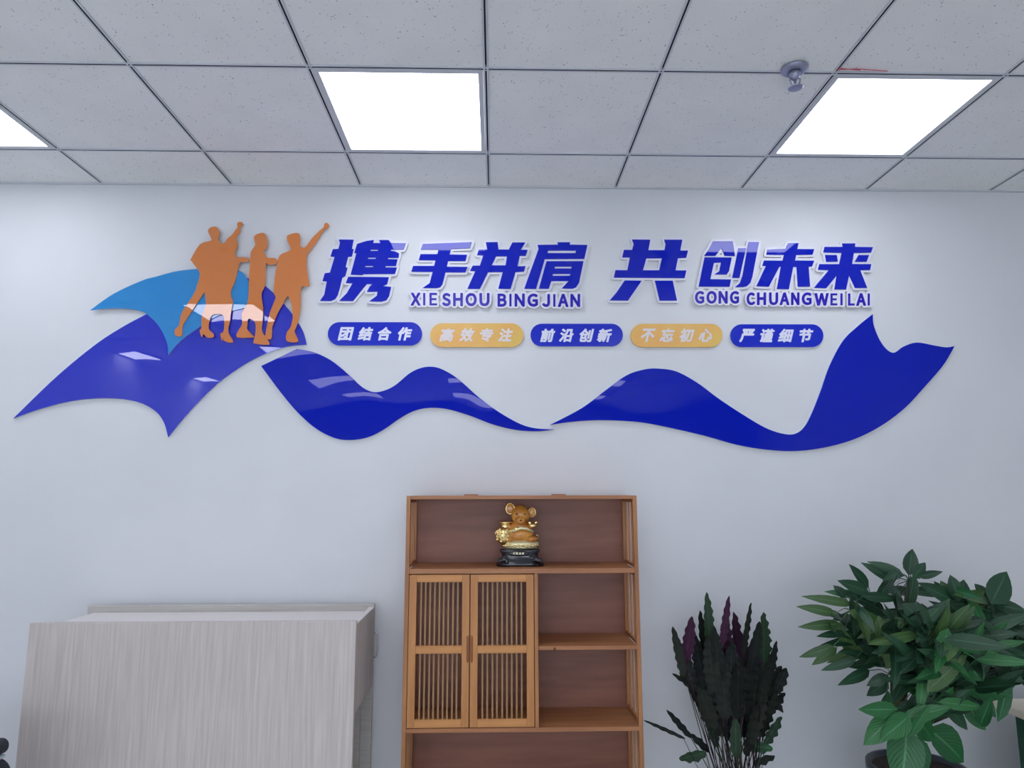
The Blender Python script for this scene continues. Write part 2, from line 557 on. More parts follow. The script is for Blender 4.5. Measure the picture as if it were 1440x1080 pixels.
Z1 = (3.1304, 0, 360)
wing = [(58, 715), (250, 530), (420, 390), (540, 312), (640, 258), (740, 205), (880, 130), (1000, 95), (1090, 97), (1165, 130), (1240, 200), (1300, 275), (1335, 335),
        (1350, 390), (1270, 398), (1180, 425), (1080, 475), (960, 560), (840, 678), (740, 798), (720, 730), (680, 680), (600, 641), (480, 626), (330, 636), (180, 672)]
plate_thing('mural_wing', 'large violet-blue acrylic wing shape on the wall left of the slogan', 'wall decoration',
            [to_wall(smooth_loop(wing, 6, (0, 13, 19)), *Z1, .012)], 0.001, .012, m_wing, m_edge)
Z8 = (5.4, 220, 300)
sky = [(-497, 728), (-330, 610), (-100, 512), (0, 480), (150, 440), (310, 422), (480, 413), (620, 435), (665, 460), (700, 520), (760, 610), (740, 680), (660, 720), (540, 750),
       (420, 800), (330, 860), (190, 960), (92, 1075), (82, 980), (20, 830), (-60, 745), (-130, 700), (-250, 690), (-390, 700)]
sky = [((x/5.4+220), (y/5.4+300)) for x, y in sky]
sky[0] = (126.5, 436.3); sky[1] = (160, 413); sky[2] = (200, 394.5)
sky[17] = (236.5, 499); sky[18] = (234.5, 481); sky[19] = (223.5, 459); sky[20] = (208, 443); sky[21] = (196, 437); sky[22] = (172, 433.8); sky[23] = (150, 434)
plate_thing('mural_swoosh', 'sky-blue curved acrylic shape behind the orange figures', 'wall decoration',
            [to_wall(smooth_loop(sky, 5, (0, 17)), 1, 0, 0, .018)], .0125, .018, m_sky, m_edge)
man1 = [(395, 150), (392, 130), (405, 110), (440, 100), (465, 110), (475, 130), (478, 155), (472, 185), (466, 200), (500, 228), (515, 225), (540, 190), (575, 160), (600, 125),
        (615, 105), (612, 80), (625, 65), (650, 68), (655, 85), (640, 105), (630, 145), (605, 185), (615, 220), (612, 260), (600, 280), (598, 300), (608, 330), (690, 335), (700, 340),
        (700, 368), (640, 370), (622, 400), (610, 460), (595, 520), (565, 590), (570, 640), (580, 670), (565, 760), (558, 820), (545, 870), (548, 910), (578, 960), (580, 980),
        (545, 980), (510, 965), (505, 940), (500, 965), (496, 965), (485, 915), (510, 895), (514, 820), (500, 770), (420, 775), (395, 870), (430, 910), (435, 940), (390, 945),
        (370, 930), (355, 915), (350, 935), (340, 935), (328, 890), (342, 870), (342, 800), (350, 760), (375, 690), (370, 640), (365, 600), (330, 650), (270, 740), (200, 850), (192, 930),
        (142, 925), (142, 880), (170, 850), (190, 760), (240, 680), (290, 600), (310, 540), (330, 460), (305, 415), (260, 355), (262, 345), (330, 235), (410, 208), (415, 190)]
fem2 = [(740, 190), (750, 165), (790, 150), (820, 152), (840, 190), (842, 230), (835, 270), (815, 280), (840, 335), (890, 338), (918, 355), (905, 385), (850, 390), (830, 385),
        (825, 540), (800, 600), (800, 650), (810, 720), (805, 830), (800, 890), (845, 960), (855, 998), (745, 988), (738, 970), (750, 920), (750, 830), (700, 800), (690, 850),
        (690, 880), (735, 930), (735, 942), (612, 942), (622, 890), (650, 840), (650, 760), (690, 680), (700, 600), (702, 500), (712, 350), (718, 290), (750, 240)]
man2 = [(990, 180), (1000, 165), (1050, 150), (1085, 155), (1092, 190), (1090, 230), (1095, 250), (1130, 258), (1180, 190), (1240, 130), (1270, 105), (1275, 80), (1295, 72),
        (1312, 90), (1300, 112), (1270, 130), (1220, 210), (1160, 290), (1140, 335), (1145, 440), (1160, 550), (1100, 562), (1095, 700), (1080, 800), (1060, 870), (1050, 900), (1075, 975),
        (990, 970), (990, 905), (1020, 860), (1035, 760), (1003, 630), (960, 690), (920, 760), (880, 860), (878, 900), (870, 955), (828, 945), (835, 880), (850, 800), (870, 730),
        (905, 640), (890, 600), (900, 470), (915, 400), (935, 320), (1010, 285), (1020, 270), (1005, 230), (995, 210)]
for nm, pts, lab, dy in (('silhouette_pair', man1, 'orange cutout of a man and woman in step, left fist raised', .0),
                         ('silhouette_woman', fem2, 'orange cutout of the middle woman walking between the two men', .0003),
                         ('silhouette_man', man2, 'orange cutout of the right man raising his fist', .0006)):
    plate_thing(nm, lab, 'wall decoration', [to_wall(smooth_loop(pts, 3), *Z8, .024)], .0185, .024+dy, m_orange, m_orange)
rib1 = [(55, 175), (215, 98), (290, 112), (370, 150), (450, 215), (510, 270), (560, 292), (610, 285), (660, 260), (720, 210), (770, 185), (820, 178), (870, 190), (940, 232), (1040, 320),
        (1130, 385), (1220, 435), (1290, 455), (1375, 460), (1300, 468), (1200, 462), (1100, 438), (1000, 400), (920, 375), (860, 364), (800, 364), (740, 378), (680, 410), (600, 465),
        (530, 497), (450, 508), (380, 497), (300, 455), (220, 385), (140, 290)]
plate_thing('mural_ribbon', 'blue wavy acrylic ribbon below the first slogan half, left of centre', 'wall decoration',
            [to_wall(smooth_loop(rib1, 5, (0, 1, 18)), 3.2, 350, 460, .012)], .001, .012, m_blue, m_edge)
rib2 = [(32, 402), (140, 345), (220, 285), (290, 235), (350, 215), (400, 212), (460, 222), (530, 260), (600, 312), (680, 365), (760, 412), (820, 432), (860, 432), (890, 410), (915, 365),
        (945, 290), (975, 205), (1020, 120), (1070, 70), (1122, 28), (1125, 65), (1145, 115), (1170, 148), (1195, 158), (1225, 138), (1270, 124), (1330, 134), (1370, 140), (1398, 136),
        (1360, 200), (1300, 270), (1230, 345), (1150, 405), (1060, 450), (960, 478), (860, 490), (760, 485), (660, 468), (560, 440), (440, 412), (330, 392), (200, 386), (100, 392)]
plate_thing('mural_ribbon', 'blue wavy acrylic ribbon on the right, ending in a flared tail', 'wall decoration',
            [to_wall(smooth_loop(rib2, 5, (0, 19, 28)), 2.4, 760, 430, .012)], .001, .012, m_blue, m_edge)

# big slogan characters: (zoom origin x, origin y) at 7.2 px per px; 'c' closed loops, holes nested
def R3(l): return [(x-1368, y) for x, y in l]
CH = [
 ('first and largest slogan character, beside the raised fist', (450, 320), [
  [(190, 120), (340, 122), (322, 215), (340, 218), (322, 292), (284, 295), (258, 402), (278, 405), (256, 490), (225, 508), (200, 610), (180, 680), (155, 722), (110, 742), (0, 740), (42, 680), (68, 545), (25, 540), (48, 462), (100, 455), (148, 295), (106, 292), (130, 218), (185, 216), (202, 155)],
  [(375, 165), (470, 135), (545, 125), (536, 156), (612, 157), (596, 125), (695, 125), (718, 155), (868, 158), (845, 222), (718, 222), (714, 236), (760, 240), (800, 262), (795, 305), (690, 305), (686, 319), (785, 321), (768, 388), (665, 388), (661, 403), (778, 404), (758, 468), (435, 470), (430, 480), (310, 475), (368, 258), (346, 255)],
  [(513, 222), (590, 222), (585, 236), (509, 236)], [(487, 303), (567, 303), (562, 317), (483, 317)], [(460, 386), (540, 386), (535, 400), (456, 400)],
  [(285, 497), (697, 502), (680, 570), (635, 592), (720, 600), (700, 690), (670, 735), (620, 748), (500, 745), (575, 690), (582, 648), (475, 650), (500, 600), (530, 572), (475, 570), (440, 610), (335, 742), (195, 740), (270, 665), (330, 562), (262, 560)]]),
 ('slogan character with three bars and a hooked stem, second from left', (450, 320), [
  [(1040, 165), (1538, 147), (1518, 207), (1328, 215), (1312, 272), (1488, 275), (1473, 338), (1298, 338), (1283, 395), (1493, 398), (1473, 452), (1270, 452), (1240, 570), (1218, 602), (1180, 612), (1040, 610), (1110, 562), (1140, 448), (925, 445), (942, 388), (1155, 388), (1170, 330), (1000, 328), (1018, 268), (1188, 268), (1200, 222), (1020, 222)]]),
 ('slogan character shaped like a crossed fence, third from left', (640, 320), [
  [(310, 148), (430, 146), (440, 221), (543, 222), (580, 150), (710, 150), (665, 225), (735, 225), (715, 285), (655, 285), (632, 392), (712, 390), (698, 445), (612, 450), (562, 620), (437, 618), (482, 450), (335, 450), (250, 620), (125, 618), (205, 440), (152, 436), (178, 385), (250, 385), (285, 280), (222, 276), (240, 222), (325, 222)],
  [(415, 290), (525, 290), (510, 382), (370, 382)]]),
 ('slogan character shaped like a tall cabinet, fourth from left', (640, 320), [
  [(835, 175), (1042, 172), (1035, 148), (1167, 148), (1160, 172), (1340, 175), (1308, 316), (908, 318), (820, 620), (700, 618), (845, 215)],
  [(942, 232), (1225, 232), (1218, 258), (935, 258)],
  [(925, 340), (1300, 340), (1255, 560), (1225, 605), (1190, 618), (1080, 615), (1150, 540), (975, 540), (948, 618), (848, 618)],
  [(1013, 394), (1180, 394), (1176, 414), (1008, 414)], [(992, 468), (1168, 468), (1162, 488), (987, 488)]]),
 ('tall slogan character standing alone right of the gap', (850, 320), [
  [(280, 120), (465, 122), (445, 228), (608, 228), (620, 165), (605, 122), (790, 122), (768, 232), (848, 232), (828, 305), (745, 308), (720, 432), (830, 434), (812, 510), (95, 505), (112, 430), (232, 432), (258, 302), (180, 300), (198, 225), (280, 226), (297, 165)],
  [(425, 310), (582, 310), (555, 432), (390, 432)],
  [(205, 535), (378, 537), (240, 738), (55, 736), (120, 660)], [(512, 537), (692, 537), (735, 738), (560, 738)]]),
 ('slogan character with an open box and two uprights, third from right', (850, 320), [
  [(1100, 138), (1300, 138), (1322, 287), (1218, 285), (1188, 205), (1125, 285), (1010, 285), (1060, 215)],
  [(1015, 300), (1290, 302), (1262, 440), (1240, 473), (1115, 473), (1165, 440), (1182, 352), (1110, 355), (1072, 522), (1282, 525), (1268, 598), (955, 596)],
  [(1358, 207), (1435, 210), (1368, 508), (1295, 507)],
  [(1460, 145), (1566, 147), (1498, 500), (1478, 560), (1443, 593), (1408, 600), (1323, 603), (1372, 560), (1400, 480), (1433, 300)]]),
 ('slogan character like a tree with two bars, second from right', (1040, 320), [
  [(285, 222), (470, 215), (478, 180), (495, 157), (598, 157), (585, 217), (757, 218), (740, 272), (575, 275), (562, 333), (757, 335), (735, 392), (700, 395), (715, 597), (592, 597), (578, 398), (545, 396), (500, 622), (380, 620), (420, 395), (405, 395), (298, 597), (172, 592), (268, 388), (232, 386), (248, 333), (437, 335), (452, 275), (272, 272)]]),
 ('last slogan character at the right end, with two side dots', (1040, 320), [
  [(1040, 160), (1172, 160), (1170, 195), (1352, 198), (1332, 252), (1158, 255), (1140, 368), (1335, 370), (1322, 428), (1222, 430), (1293, 610), (1172, 610), (1110, 480), (1080, 625), (962, 625), (985, 485), (880, 612), (755, 608), (905, 430), (795, 425), (810, 370), (1010, 370), (1035, 255), (850, 250), (862, 195), (1048, 195)],
  [(868, 277), (985, 278), (995, 343), (880, 345)], [(1205, 278), (1312, 278), (1288, 345), (1168, 345)]]),
]
for lab, (ox, oy), loops in CH:
    px = [[(ox+x/7.2, oy+y/7.2) for x, y in l] for l in loops]
    out = sdf_loops(px, 3.3, .5)
    wl = [to_wall(l, 1, 0, 0, .012) for l in out]
    xs = [p[0] for l in wl for p in l]; zs = [p[1] for l in wl for p in l]
    t = thing('character_sign', 'blue Chinese '+lab, 'sign', ((min(xs)+max(xs))/2, -.001, min(zs)), 'slogan characters')
    slab('backing', wl, .001, .012, m_white, t)
    slab('face', [to_wall(l, 1, 0, 0, .016) for l in px], .012, .016, m_char, t)

# pinyin words
WORDS = [
 ('XIE', [(578, 591), (595, 598), (604, 614.6)], 411.9, 429.2), ('SHOU', [(622, 633.5), (637.5, 650.5), (655, 670), (674.5, 688)], 412.3, 430),
 ('BING', [(700, 712), (716.3, 719.3), (724, 737.5), (742, 756)], 413.2, 430.7), ('JIAN', [(763, 773), (778, 781), (785, 799), (802.5, 815.5)], 413.6, 431.2),
 ('GONG', [(977.8, 990), (994, 1007.6), (1011, 1023), (1027, 1039)], 409.6, 426.5),
 ('CHUANG', [(1050.4, 1061.5), (1065, 1077), (1082, 1094), (1097, 1109.7), (1113, 1124), (1128, 1141)], 411.5, 428.5),
 ('WEI', [(1146, 1165), (1168, 1177.5), (1182, 1185)], 412.5, 429.2), ('LAI', [(1192.8, 1202), (1204.6, 1217.5), (1220.4, 1223.2)], 412.7, 429.5)]
for word, bx, y0, y1 in WORDS:
    lets = []
    for ch, (a, b_) in zip(word, bx):
        if ch == 'I': lo = [[(a, y0), (b_, y0), (b_, y1), (a, y1)]]
        else:
            if ch in 'L':
                lo = [[(a, y0), (a+3, y0), (a+3, y1-2.9), (b_, y1-2.9), (b_, y1), (a, y1)]]
            elif ch == 'E':
                m = (y0+y1)/2
                lo = [[(a, y0), (b_, y0), (b_, y0+2.7), (a+3, y0+2.7), (a+3, m-1.4), (b_-.8, m-1.4), (b_-.8, m+1.3), (a+3, m+1.3), (a+3, y1-2.7), (b_, y1-2.7), (b_, y1), (a, y1)]]
            else:
                g = glyph(chr(ord(ch)+0xFEE0))
                lo = sdf_loops(fit(g, a+.55, b_-.55, y0+.55, y1-.55), .95, .3)
        lets.append(lo)
    out = sdf_loops([l for lo in lets for l in lo], 3.0, .5)
    wl = [to_wall(l, 1, 0, 0, .012) for l in out]
    xs = [p[0] for l in wl for p in l]; zs = [p[1] for l in wl for p in l]
    t = thing('word_sign', 'small indigo lettering reading %s below the blue slogan characters' % word, 'sign', ((min(xs)+max(xs))/2, -.001, min(zs)), 'romanised slogan words')
    slab('backing', wl, .0015, .0165, m_white, t)
    for ch, lo in zip(word, lets):
        slab('letter', [to_wall(l, 1, 0, 0, .0185) for l in lo], .0165, .0185, m_letter, t)

# five pills
PILLS = [((461, 593.6), (453, 485.8), '团结合作', (486.4, 513.9, 540.5, 568.9), 469.4, m_pill, m_print, 'blue rounded plaque, leftmost of five, with four white characters'),
         ((605, 736), (454.6, 488), '高效专注', (628.8, 657, 683.8, 711.3), 471, m_gold, m_print2, 'amber rounded plaque, second from left, between two blue plaques'),
         ((746, 876), (455.2, 487), '前沿创新', (770, 796.8, 824, 850.3), 471.6, m_pill, m_print, 'blue rounded plaque, middle one of the five'),
         ((887, 1016), (455.3, 488), '不忘初心', (911.2, 938.4, 965.6, 992.8), 471.4, m_gold, m_print2, 'amber rounded plaque, fourth from left, right of the middle blue plaque'),
         ((1027, 1158), (456, 488), '严谨细节', (1050.8, 1078.3, 1105, 1132.7), 471.8, m_pill, m_print, 'blue rounded plaque, rightmost of five, near the ribbon tail')]
for (x0, x1), (y0, y1), txt, cxs, cyy, mt, mp_, lab in PILLS:
    r = (y1-y0)/2; lp = []
    for k in range(17):
        a = -math.pi/2+math.pi*k/16; lp.append((x1-r+r*math.cos(a), (y0+y1)/2+r*math.sin(a)))
    for k in range(17):
        a = math.pi/2+math.pi*k/16; lp.append((x0+r+r*math.cos(a), (y0+y1)/2+r*math.sin(a)))
    wl = [to_wall(lp, 1, 0, 0, .011)]
    xs = [p[0] for p in wl[0]]; zs = [p[1] for p in wl[0]]
    t = thing('plaque', lab, 'sign', ((min(xs)+max(xs))/2, -.001, min(zs)), 'rounded plaques under the slogan')
    slab('backing', wl, .001, .009, m_edge if mt is m_pill else mt, t); slab('face', wl, .009, .011, mt, t)
    for ch, cxx in zip(txt, cxs):
        lo = sdf_loops(fit(glyph(ch), cxx-8.6, cxx+8.6, cyy-8.6, cyy+8.6, .24), .85, .27)
        slab('character', [to_wall(l, 1, 0, 0, .0115) for l in lo], .011, .0116, mp_, t)

# ------------------------------------------------------------------ bamboo bookcase
bx0, bx1, byf, byb, btop = -.322, .606, -.27, -.012, 1.484
t = thing('bookcase', 'brown wooden bookcase with slatted doors standing against the wall', 'bookcase', (bx0+.46, -.14, 0))
P = .0165
for x in (bx0, bx1-P):
    for y in (byf, byb-P):
        box('post', x, x+P, y, y+P, 0, btop, m_wz, t, .001)
shelf_z = [(1.47, 1.484), (1.179, 1.198), (.588, .604), (.30, .316), (.06, .078)]
for i, (z0, z1) in enumerate(shelf_z):
    o = box('shelf' if i else 'top_board', bx0+P, bx1-P, byf+.001, byb, z0, z1, m_wx, t, .001)
box('shelf', .205, bx1-P, byf+.001, byb-.01, .888, .903, m_wx, t, .001)
box('divider', .189, .204, byf+.001, byb-.01, .6045, 1.1785, m_wz, t, .001)
for z0, z1 in ((1.1985, 1.4695), (.6045, 1.1785), (.3165, .5875), (.0785, .2995)):
    box('back_panel', bx0+P, bx1-P, byb-.008, byb-.002, z0, z1, m_panelw, t)
# side galleries: rails and slats
for x in (bx0, bx1-P):
    for z0, z1 in ((1.1985, 1.4695), (.6045, 1.1785), (.3165, .5875), (.0785, .2995)):
        sp_ = [(z0, z1)] if z1-z0 < .4 else ([(z0, .888), (.903, z1)] if x > 0 else [(z0, z1)])
        for a, b_ in sp_:
            for zz in (a, b_-.013):
                box('side_rail', x+.003, x+P-.003, byf+P, byb-P, zz, zz+.013, m_wx, t)
            for q in (.22, .5, .78):
                yy = byf+P+(byb-byf-2*P)*q
                box('side_slat', x+.004, x+P-.005, yy-.0045, yy+.0045, a+.013, b_-.013, m_wz, t)
# doors
def door(x0, x1, hx):
    z0, z1 = .607, 1.1755; yf, yb = byf-.002, byf+.016
    d = bpy.data.objects.new('door', None); C.objects.link(d); d.parent = t
    d.location = Vector(((x0+x1)/2, yf, z0))-Vector(t.location)
    sw = .029; lab = None
    def bx(nm, a, b_, c, e, f, g, mt, bev=.0008):
        bm = bmesh.new(); box_bm(bm, a, b_, c, e, f, g, bev)
        cc = Vector(((a+b_)/2, (c+e)/2, (f+g)/2)); o = tobj(nm, bm, mt, d, off=cc)
        o.location = cc - Vector(t.location) - d.location
        return o
    bx('stile', x0, x0+sw, yf, yb, z0, z1, m_door); bx('stile', x1-sw, x1, yf, yb, z0, z1, m_door)
    for a, b_ in ((z0, z0+.030), (.878, .907), (z1-.028, z1)):
        bx('rail', x0+sw, x1-sw, yf+.0005, yb, a, b_, m_doorx)
    for a, b_ in ((z0+.030, .878), (.907, z1-.028)):
        for k in range(9):
            xx = x0+sw+(x1-x0-2*sw)*(k+1)/10
            lean = random.uniform(-.0008, .0008)
            bx('slat', xx-.0032+lean, xx+.0032+lean, yf+.005, yf+.012, a, b_, m_slat, 0)
    bm = bmesh.new()
    for s in (0,):
        tube_bm(bm, [(hx, yf-.0005, .845), (hx, yf-.0012, .855), (hx, yf-.0012, .935), (hx, yf-.0005, .945)], [.002, .0042, .0042, .002], 8)
    cc = Vector((hx, yf, .895)); o = tobj('handle', bm, m_groove, d, True, off=cc); o.location = cc - Vector(t.location) - d.location
door(bx0+P+.002, -.0665, -.0725)
door(-.0625, .1865, -.0565)
# knot on the small shelf's front edge
kb = at(780, 912.5, .2705)
bm = bmesh.new(); tube_bm(bm, [(kb.x, byf+.002, kb.z), (kb.x, byf+.0006, kb.z)], .0055, 12)
o = tobj('knot', bm, m_knot, t, off=kb); o.location = kb-Vector(t.location)
for x in (-.10, .28):
    box('top_cleat', x, x+.06, byb-.05, byb-.01, 1.4842, 1.489, m_wx, t)

# ------------------------------------------------------------------ golden mouse statuette
m_amber = noise_color(mat('amber resin', (.6, .25, .04), .18, coat=.3), (.50, .17, .03), (.72, .34, .06), nscale=25)
m_goldm = mat('polished gold', (.95, .74, .34), .22, 1)
m_goldp = mat('pale gold paint', (.86, .80, .48), .3, .45)
m_black = mat('black lacquered wood', (.012, .014, .022), .15, coat=.5)
fc = at(731, 797, .15); fc.z = 1.198
t = thing('mouse_statuette', 'golden mouse statuette with a sack on a carved black base', 'figurine', fc)
k = 2.96/976.7   # metres per picture pixel at that depth
def ell(bm, c, r, rot=None, sub=3):
    g = bmesh.ops.create_icosphere(bm, subdivisions=sub, radius=1)
    mtx = Matrix.Translation(c) @ (rot.to_4x4() if rot else Matrix.Identity(4)) @ Matrix.Diagonal((*r, 1))
    bmesh.ops.transform(bm, matrix=mtx, verts=g['verts'])
def remeshed(name, bm, mt, parent, vox=.0025, smooth_it=4):
    me = bpy.data.meshes.new(name); bm.to_mesh(me); bm.free()
    o = bpy.data.objects.new(name, me); C.objects.link(o)
    m1 = o.modifiers.new('r', 'REMESH'); m1.mode = 'VOXEL'; m1.voxel_size = vox
    m2 = o.modifiers.new('s', 'SMOOTH'); m2.iterations = smooth_it
    bpy.context.view_layer.update()
    me2 = bpy.data.meshes.new_from_object(o.evaluated_get(bpy.context.evaluated_depsgraph_get()))
    o.modifiers.clear(); o.data = me2; bpy.data.meshes.remove(me)
    me2.name = name
    me2.materials.clear(); me2.materials.append(mt)
    for p in me2.polygons: p.use_smooth = True
    o.parent = parent
    return o
def px3(px, py, dy=0):   # statuette-local point from its picture measure
    return Vector(((px-731)*k, dy, (797-py)*k*1.02))
# base: waisted black stand with four scroll feet
bm = bmesh.new()
prof = [(.098, 0, .055), (.099, .010, .056), (.090, .022, .050), (.078, .030, .044), (.074, .040, .042), (.078, .052, .044), (.084, .060, .046), (.082, .068, .045), (.05, .070, .03)]
rings = []
for rx, z, ry in prof:
    ring = []
    for i in range(32):
        a = i*2*math.pi/32; ca, sa = math.cos(a), math.sin(a)
        e = .55
        ring.append(bm.verts.new((rx*math.copysign(abs(ca)**e, ca), ry*math.copysign(abs(sa)**e, sa), z)))
    rings.append(ring)
for i in range(len(rings)-1):
    for j in range(32): bm.faces.new((rings[i][j], rings[i][(j+1) % 32], rings[i+1][(j+1) % 32], rings[i+1][j]))
bm.faces.new(rings[0][::-1]); bm.faces.new(rings[-1])
tobj('base', bm, m_black, t, True)
for sx_ in (-1, 1):
    bm = bmesh.new(); tube_bm(bm, [(sx_*.092, -.045, .006), (sx_*.080, -.052, .024), (sx_*.060, -.054, .030), (sx_*.052, -.056, .020), (sx_*.062, -.058, .012)], [.008, .012, .010, .007, .004], 10)
    tobj('scroll', bm, m_black, t, True)
bm = bmesh.new(); ell(bm, Vector((-.005, -.045, .052)), (.045, .008, .012)); tobj('name_plate', bm, m_black, t, True)
for i in range(4):
    bm = bmesh.new(); cx0 = -.026+i*.0125
    for (a, b_, c, d_) in ((-.004, .004, .0025, .0037), (-.004, .004, -.0037, -.0025), (-.0006, .0006, -.004, .0045), (-.003, .003, -.0006, .0006)):
        box_bm(bm, cx0+a, cx0+b_, -.0545, -.0535, .053+c, .053+d_)
    tobj('character', bm, m_goldp, t)
# cushion of coins
bm = bmesh.new(); ell(bm, Vector((0.003, 0, .088)), (.078, .045, .021)); ell(bm, Vector((.003, 0, .076)), (.072, .042, .012))
remeshed('cushion', bm, m_goldp, t)
for i in range(14):
    a = math.pi+math.pi*(i+.5)/14
    bm = bmesh.new(); ell(bm, Vector((.003+.072*math.cos(a), .042*math.sin(a), .082+random.uniform(-.003, .003))), (.0075, .006, .0055), sub=2)
    tobj('coin', bm, m_goldm, t, True)
# body: seated mouse
bm = bmesh.new()
ell(bm, Vector((0, 0, .128)), (.060, .042, .036)); ell(bm, Vector((0, .002, .152)), (.045, .036, .034))
ell(bm, px3(732, 731, -.010), (.040, .034, .037)); ell(bm, px3(732, 737, -.034), (.022, .020, .017))
ell(bm, px3(732, 724, 0), (.030, .028, .022))
ell(bm, px3(717, 746, -.018), (.026, .014, .011), Matrix.Rotation(.5, 3, 'Y')); ell(bm, px3(747, 745, -.022), (.024, .014, .011), Matrix.Rotation(-.4, 3, 'Y'))
ell(bm, Vector((-.045, -.028, .110)), (.024, .022, .013)); ell(bm, Vector((.048, -.028, .110)), (.024, .022, .013))
remeshed('body', bm, m_amber, t)
for (ex, ey_, s, tl) in ((718, 722, 1.0, -.35), (748, 727, .88, .45)):
    c = px3(ex, ey_, -.004)
    bm = bmesh.new()
    ring = [c+Vector((s*.0205*math.cos(a)*.85, tl*.01*math.cos(a), s*.022*math.sin(a))) for a in [i*2*math.pi/18 for i in range(19)]]
    tube_bm(bm, ring, .0028, 6, False); tobj('ear_rim', bm, m_goldm, t, True)
    bm = bmesh.new(); ell(bm, c+Vector((0, .003, 0)), (s*.0165, .004, s*.0195)); tobj('ear', bm, m_amber, t, True)
for s in (-1, 1):
    bm = bmesh.new(); ell(bm, px3(732+s*5.5, 729, -.041), (.0034, .003, .0038), sub=2); tobj('eye', bm, m_black, t, True)
bm = bmesh.new(); ell(bm, px3(732, 737, -.054), (.0045, .004, .0035), sub=2); tobj('nose', bm, m_black, t, True)
# gold sack of treasure on the left, gold ornaments
bm = bmesh.new(); ell(bm, px3(709, 757, -.018), (.033, .030, .040)); ell(bm, px3(711, 745, -.018), (.019, .017, .014)); ell(bm, px3(711, 740, -.018), (.030, .020, .006))
remeshed('sack', bm, m_goldm, t, .002, 2)
for i in range(34):
    a = random.uniform(0, 2*math.pi); h = random.uniform(-1, 1)
    bm = bmesh.new(); ell(bm, px3(709, 757, -.018)+Vector((.032*math.cos(a), -abs(.030*math.sin(a)), .036*h*.9))*(1.0 if abs(h) < .7 else .8), (.0065, .005, .0062), sub=1)
    tobj('nugget', bm, m_goldm, t)
bm = bmesh.new(); ell(bm, px3(748, 744, -.040), (.015, .011, .011)); ell(bm, px3(744, 740, -.040), (.008, .007, .007)); ell(bm, px3(753, 740, -.036), (.008, .007, .007))
remeshed('ingot', bm, m_goldm, t, .002, 2)
bm = bmesh.new(); tube_bm(bm, [px3(716, 751, -.036), px3(724, 750, -.046), px3(732, 747, -.048), (px3(740, 748, -.046)), px3(749, 752, -.034)], [.004, .006, .0065, .006, .004], 8); tobj('necklace', bm, m_goldp, t, True)
bm = bmesh.new(); ell(bm, px3(726, 748, -.048), (.009, .005, .007)); tobj('pendant', bm, m_goldm, t, True)
bm = bmesh.new(); tube_bm(bm, [px3(749, 764, .01), px3(756, 762, .0), px3(757, 757, -.005), px3(753, 757, -.01)], [.004, .0035, .003, .002], 8); tobj('tail', bm, m_goldm, t, True)

# ------------------------------------------------------------------ pale desk on the left
t = thing('desk', 'pale grey woodgrain desk with tall front panel against the wall', 'desk', (-1.05, -.22, 0))
dx0, dx1 = -1.655, -.474
box('front_panel', dx0, dx1, -.44, -.418, 0.0, 1.032, m_desk, t, .0015)
box('back_panel', -1.672, -.476, -.045, -.027, 0.0, 1.031, m_deskx, t, .0015)
box('top', dx0+.01, -.512, -.4175, -.0455, .985, 1.003, m_desktop, t, .001)
box('side_rail', -.4985, -.4765, -.4175, -.0455, .70, 1.016, m_desk, t, .001)
box('side_edge', -.4985, -.4765, -.4175, -.0455, 1.0165, 1.019, m_desktop, t)
box('inner_panel', -.66, -.52, -.06, -.046, 0, .984, m_deskx, t)
box('side_panel', dx0+.005, dx0+.03, -.4175, -.0455, 0, .984, m_desk, t, .001)
box('side_leg', -.575, -.56, -.4175, -.0455, 0.0, .984, m_desk, t, .001)
bm = bmesh.new()
hp = [(-.478, -.036, .912), (-.466, -.036, .915), (-.461, -.036, .902), (-.460, -.036, .862), (-.461, -.036, .826), (-.466, -.036, .813), (-.478, -.036, .815)]
tube_bm(bm, hp, .0028, 8); o = tobj('handle', bm, m_chrome, t, True, off=t.location); o['label'] = 'thin chrome handle'

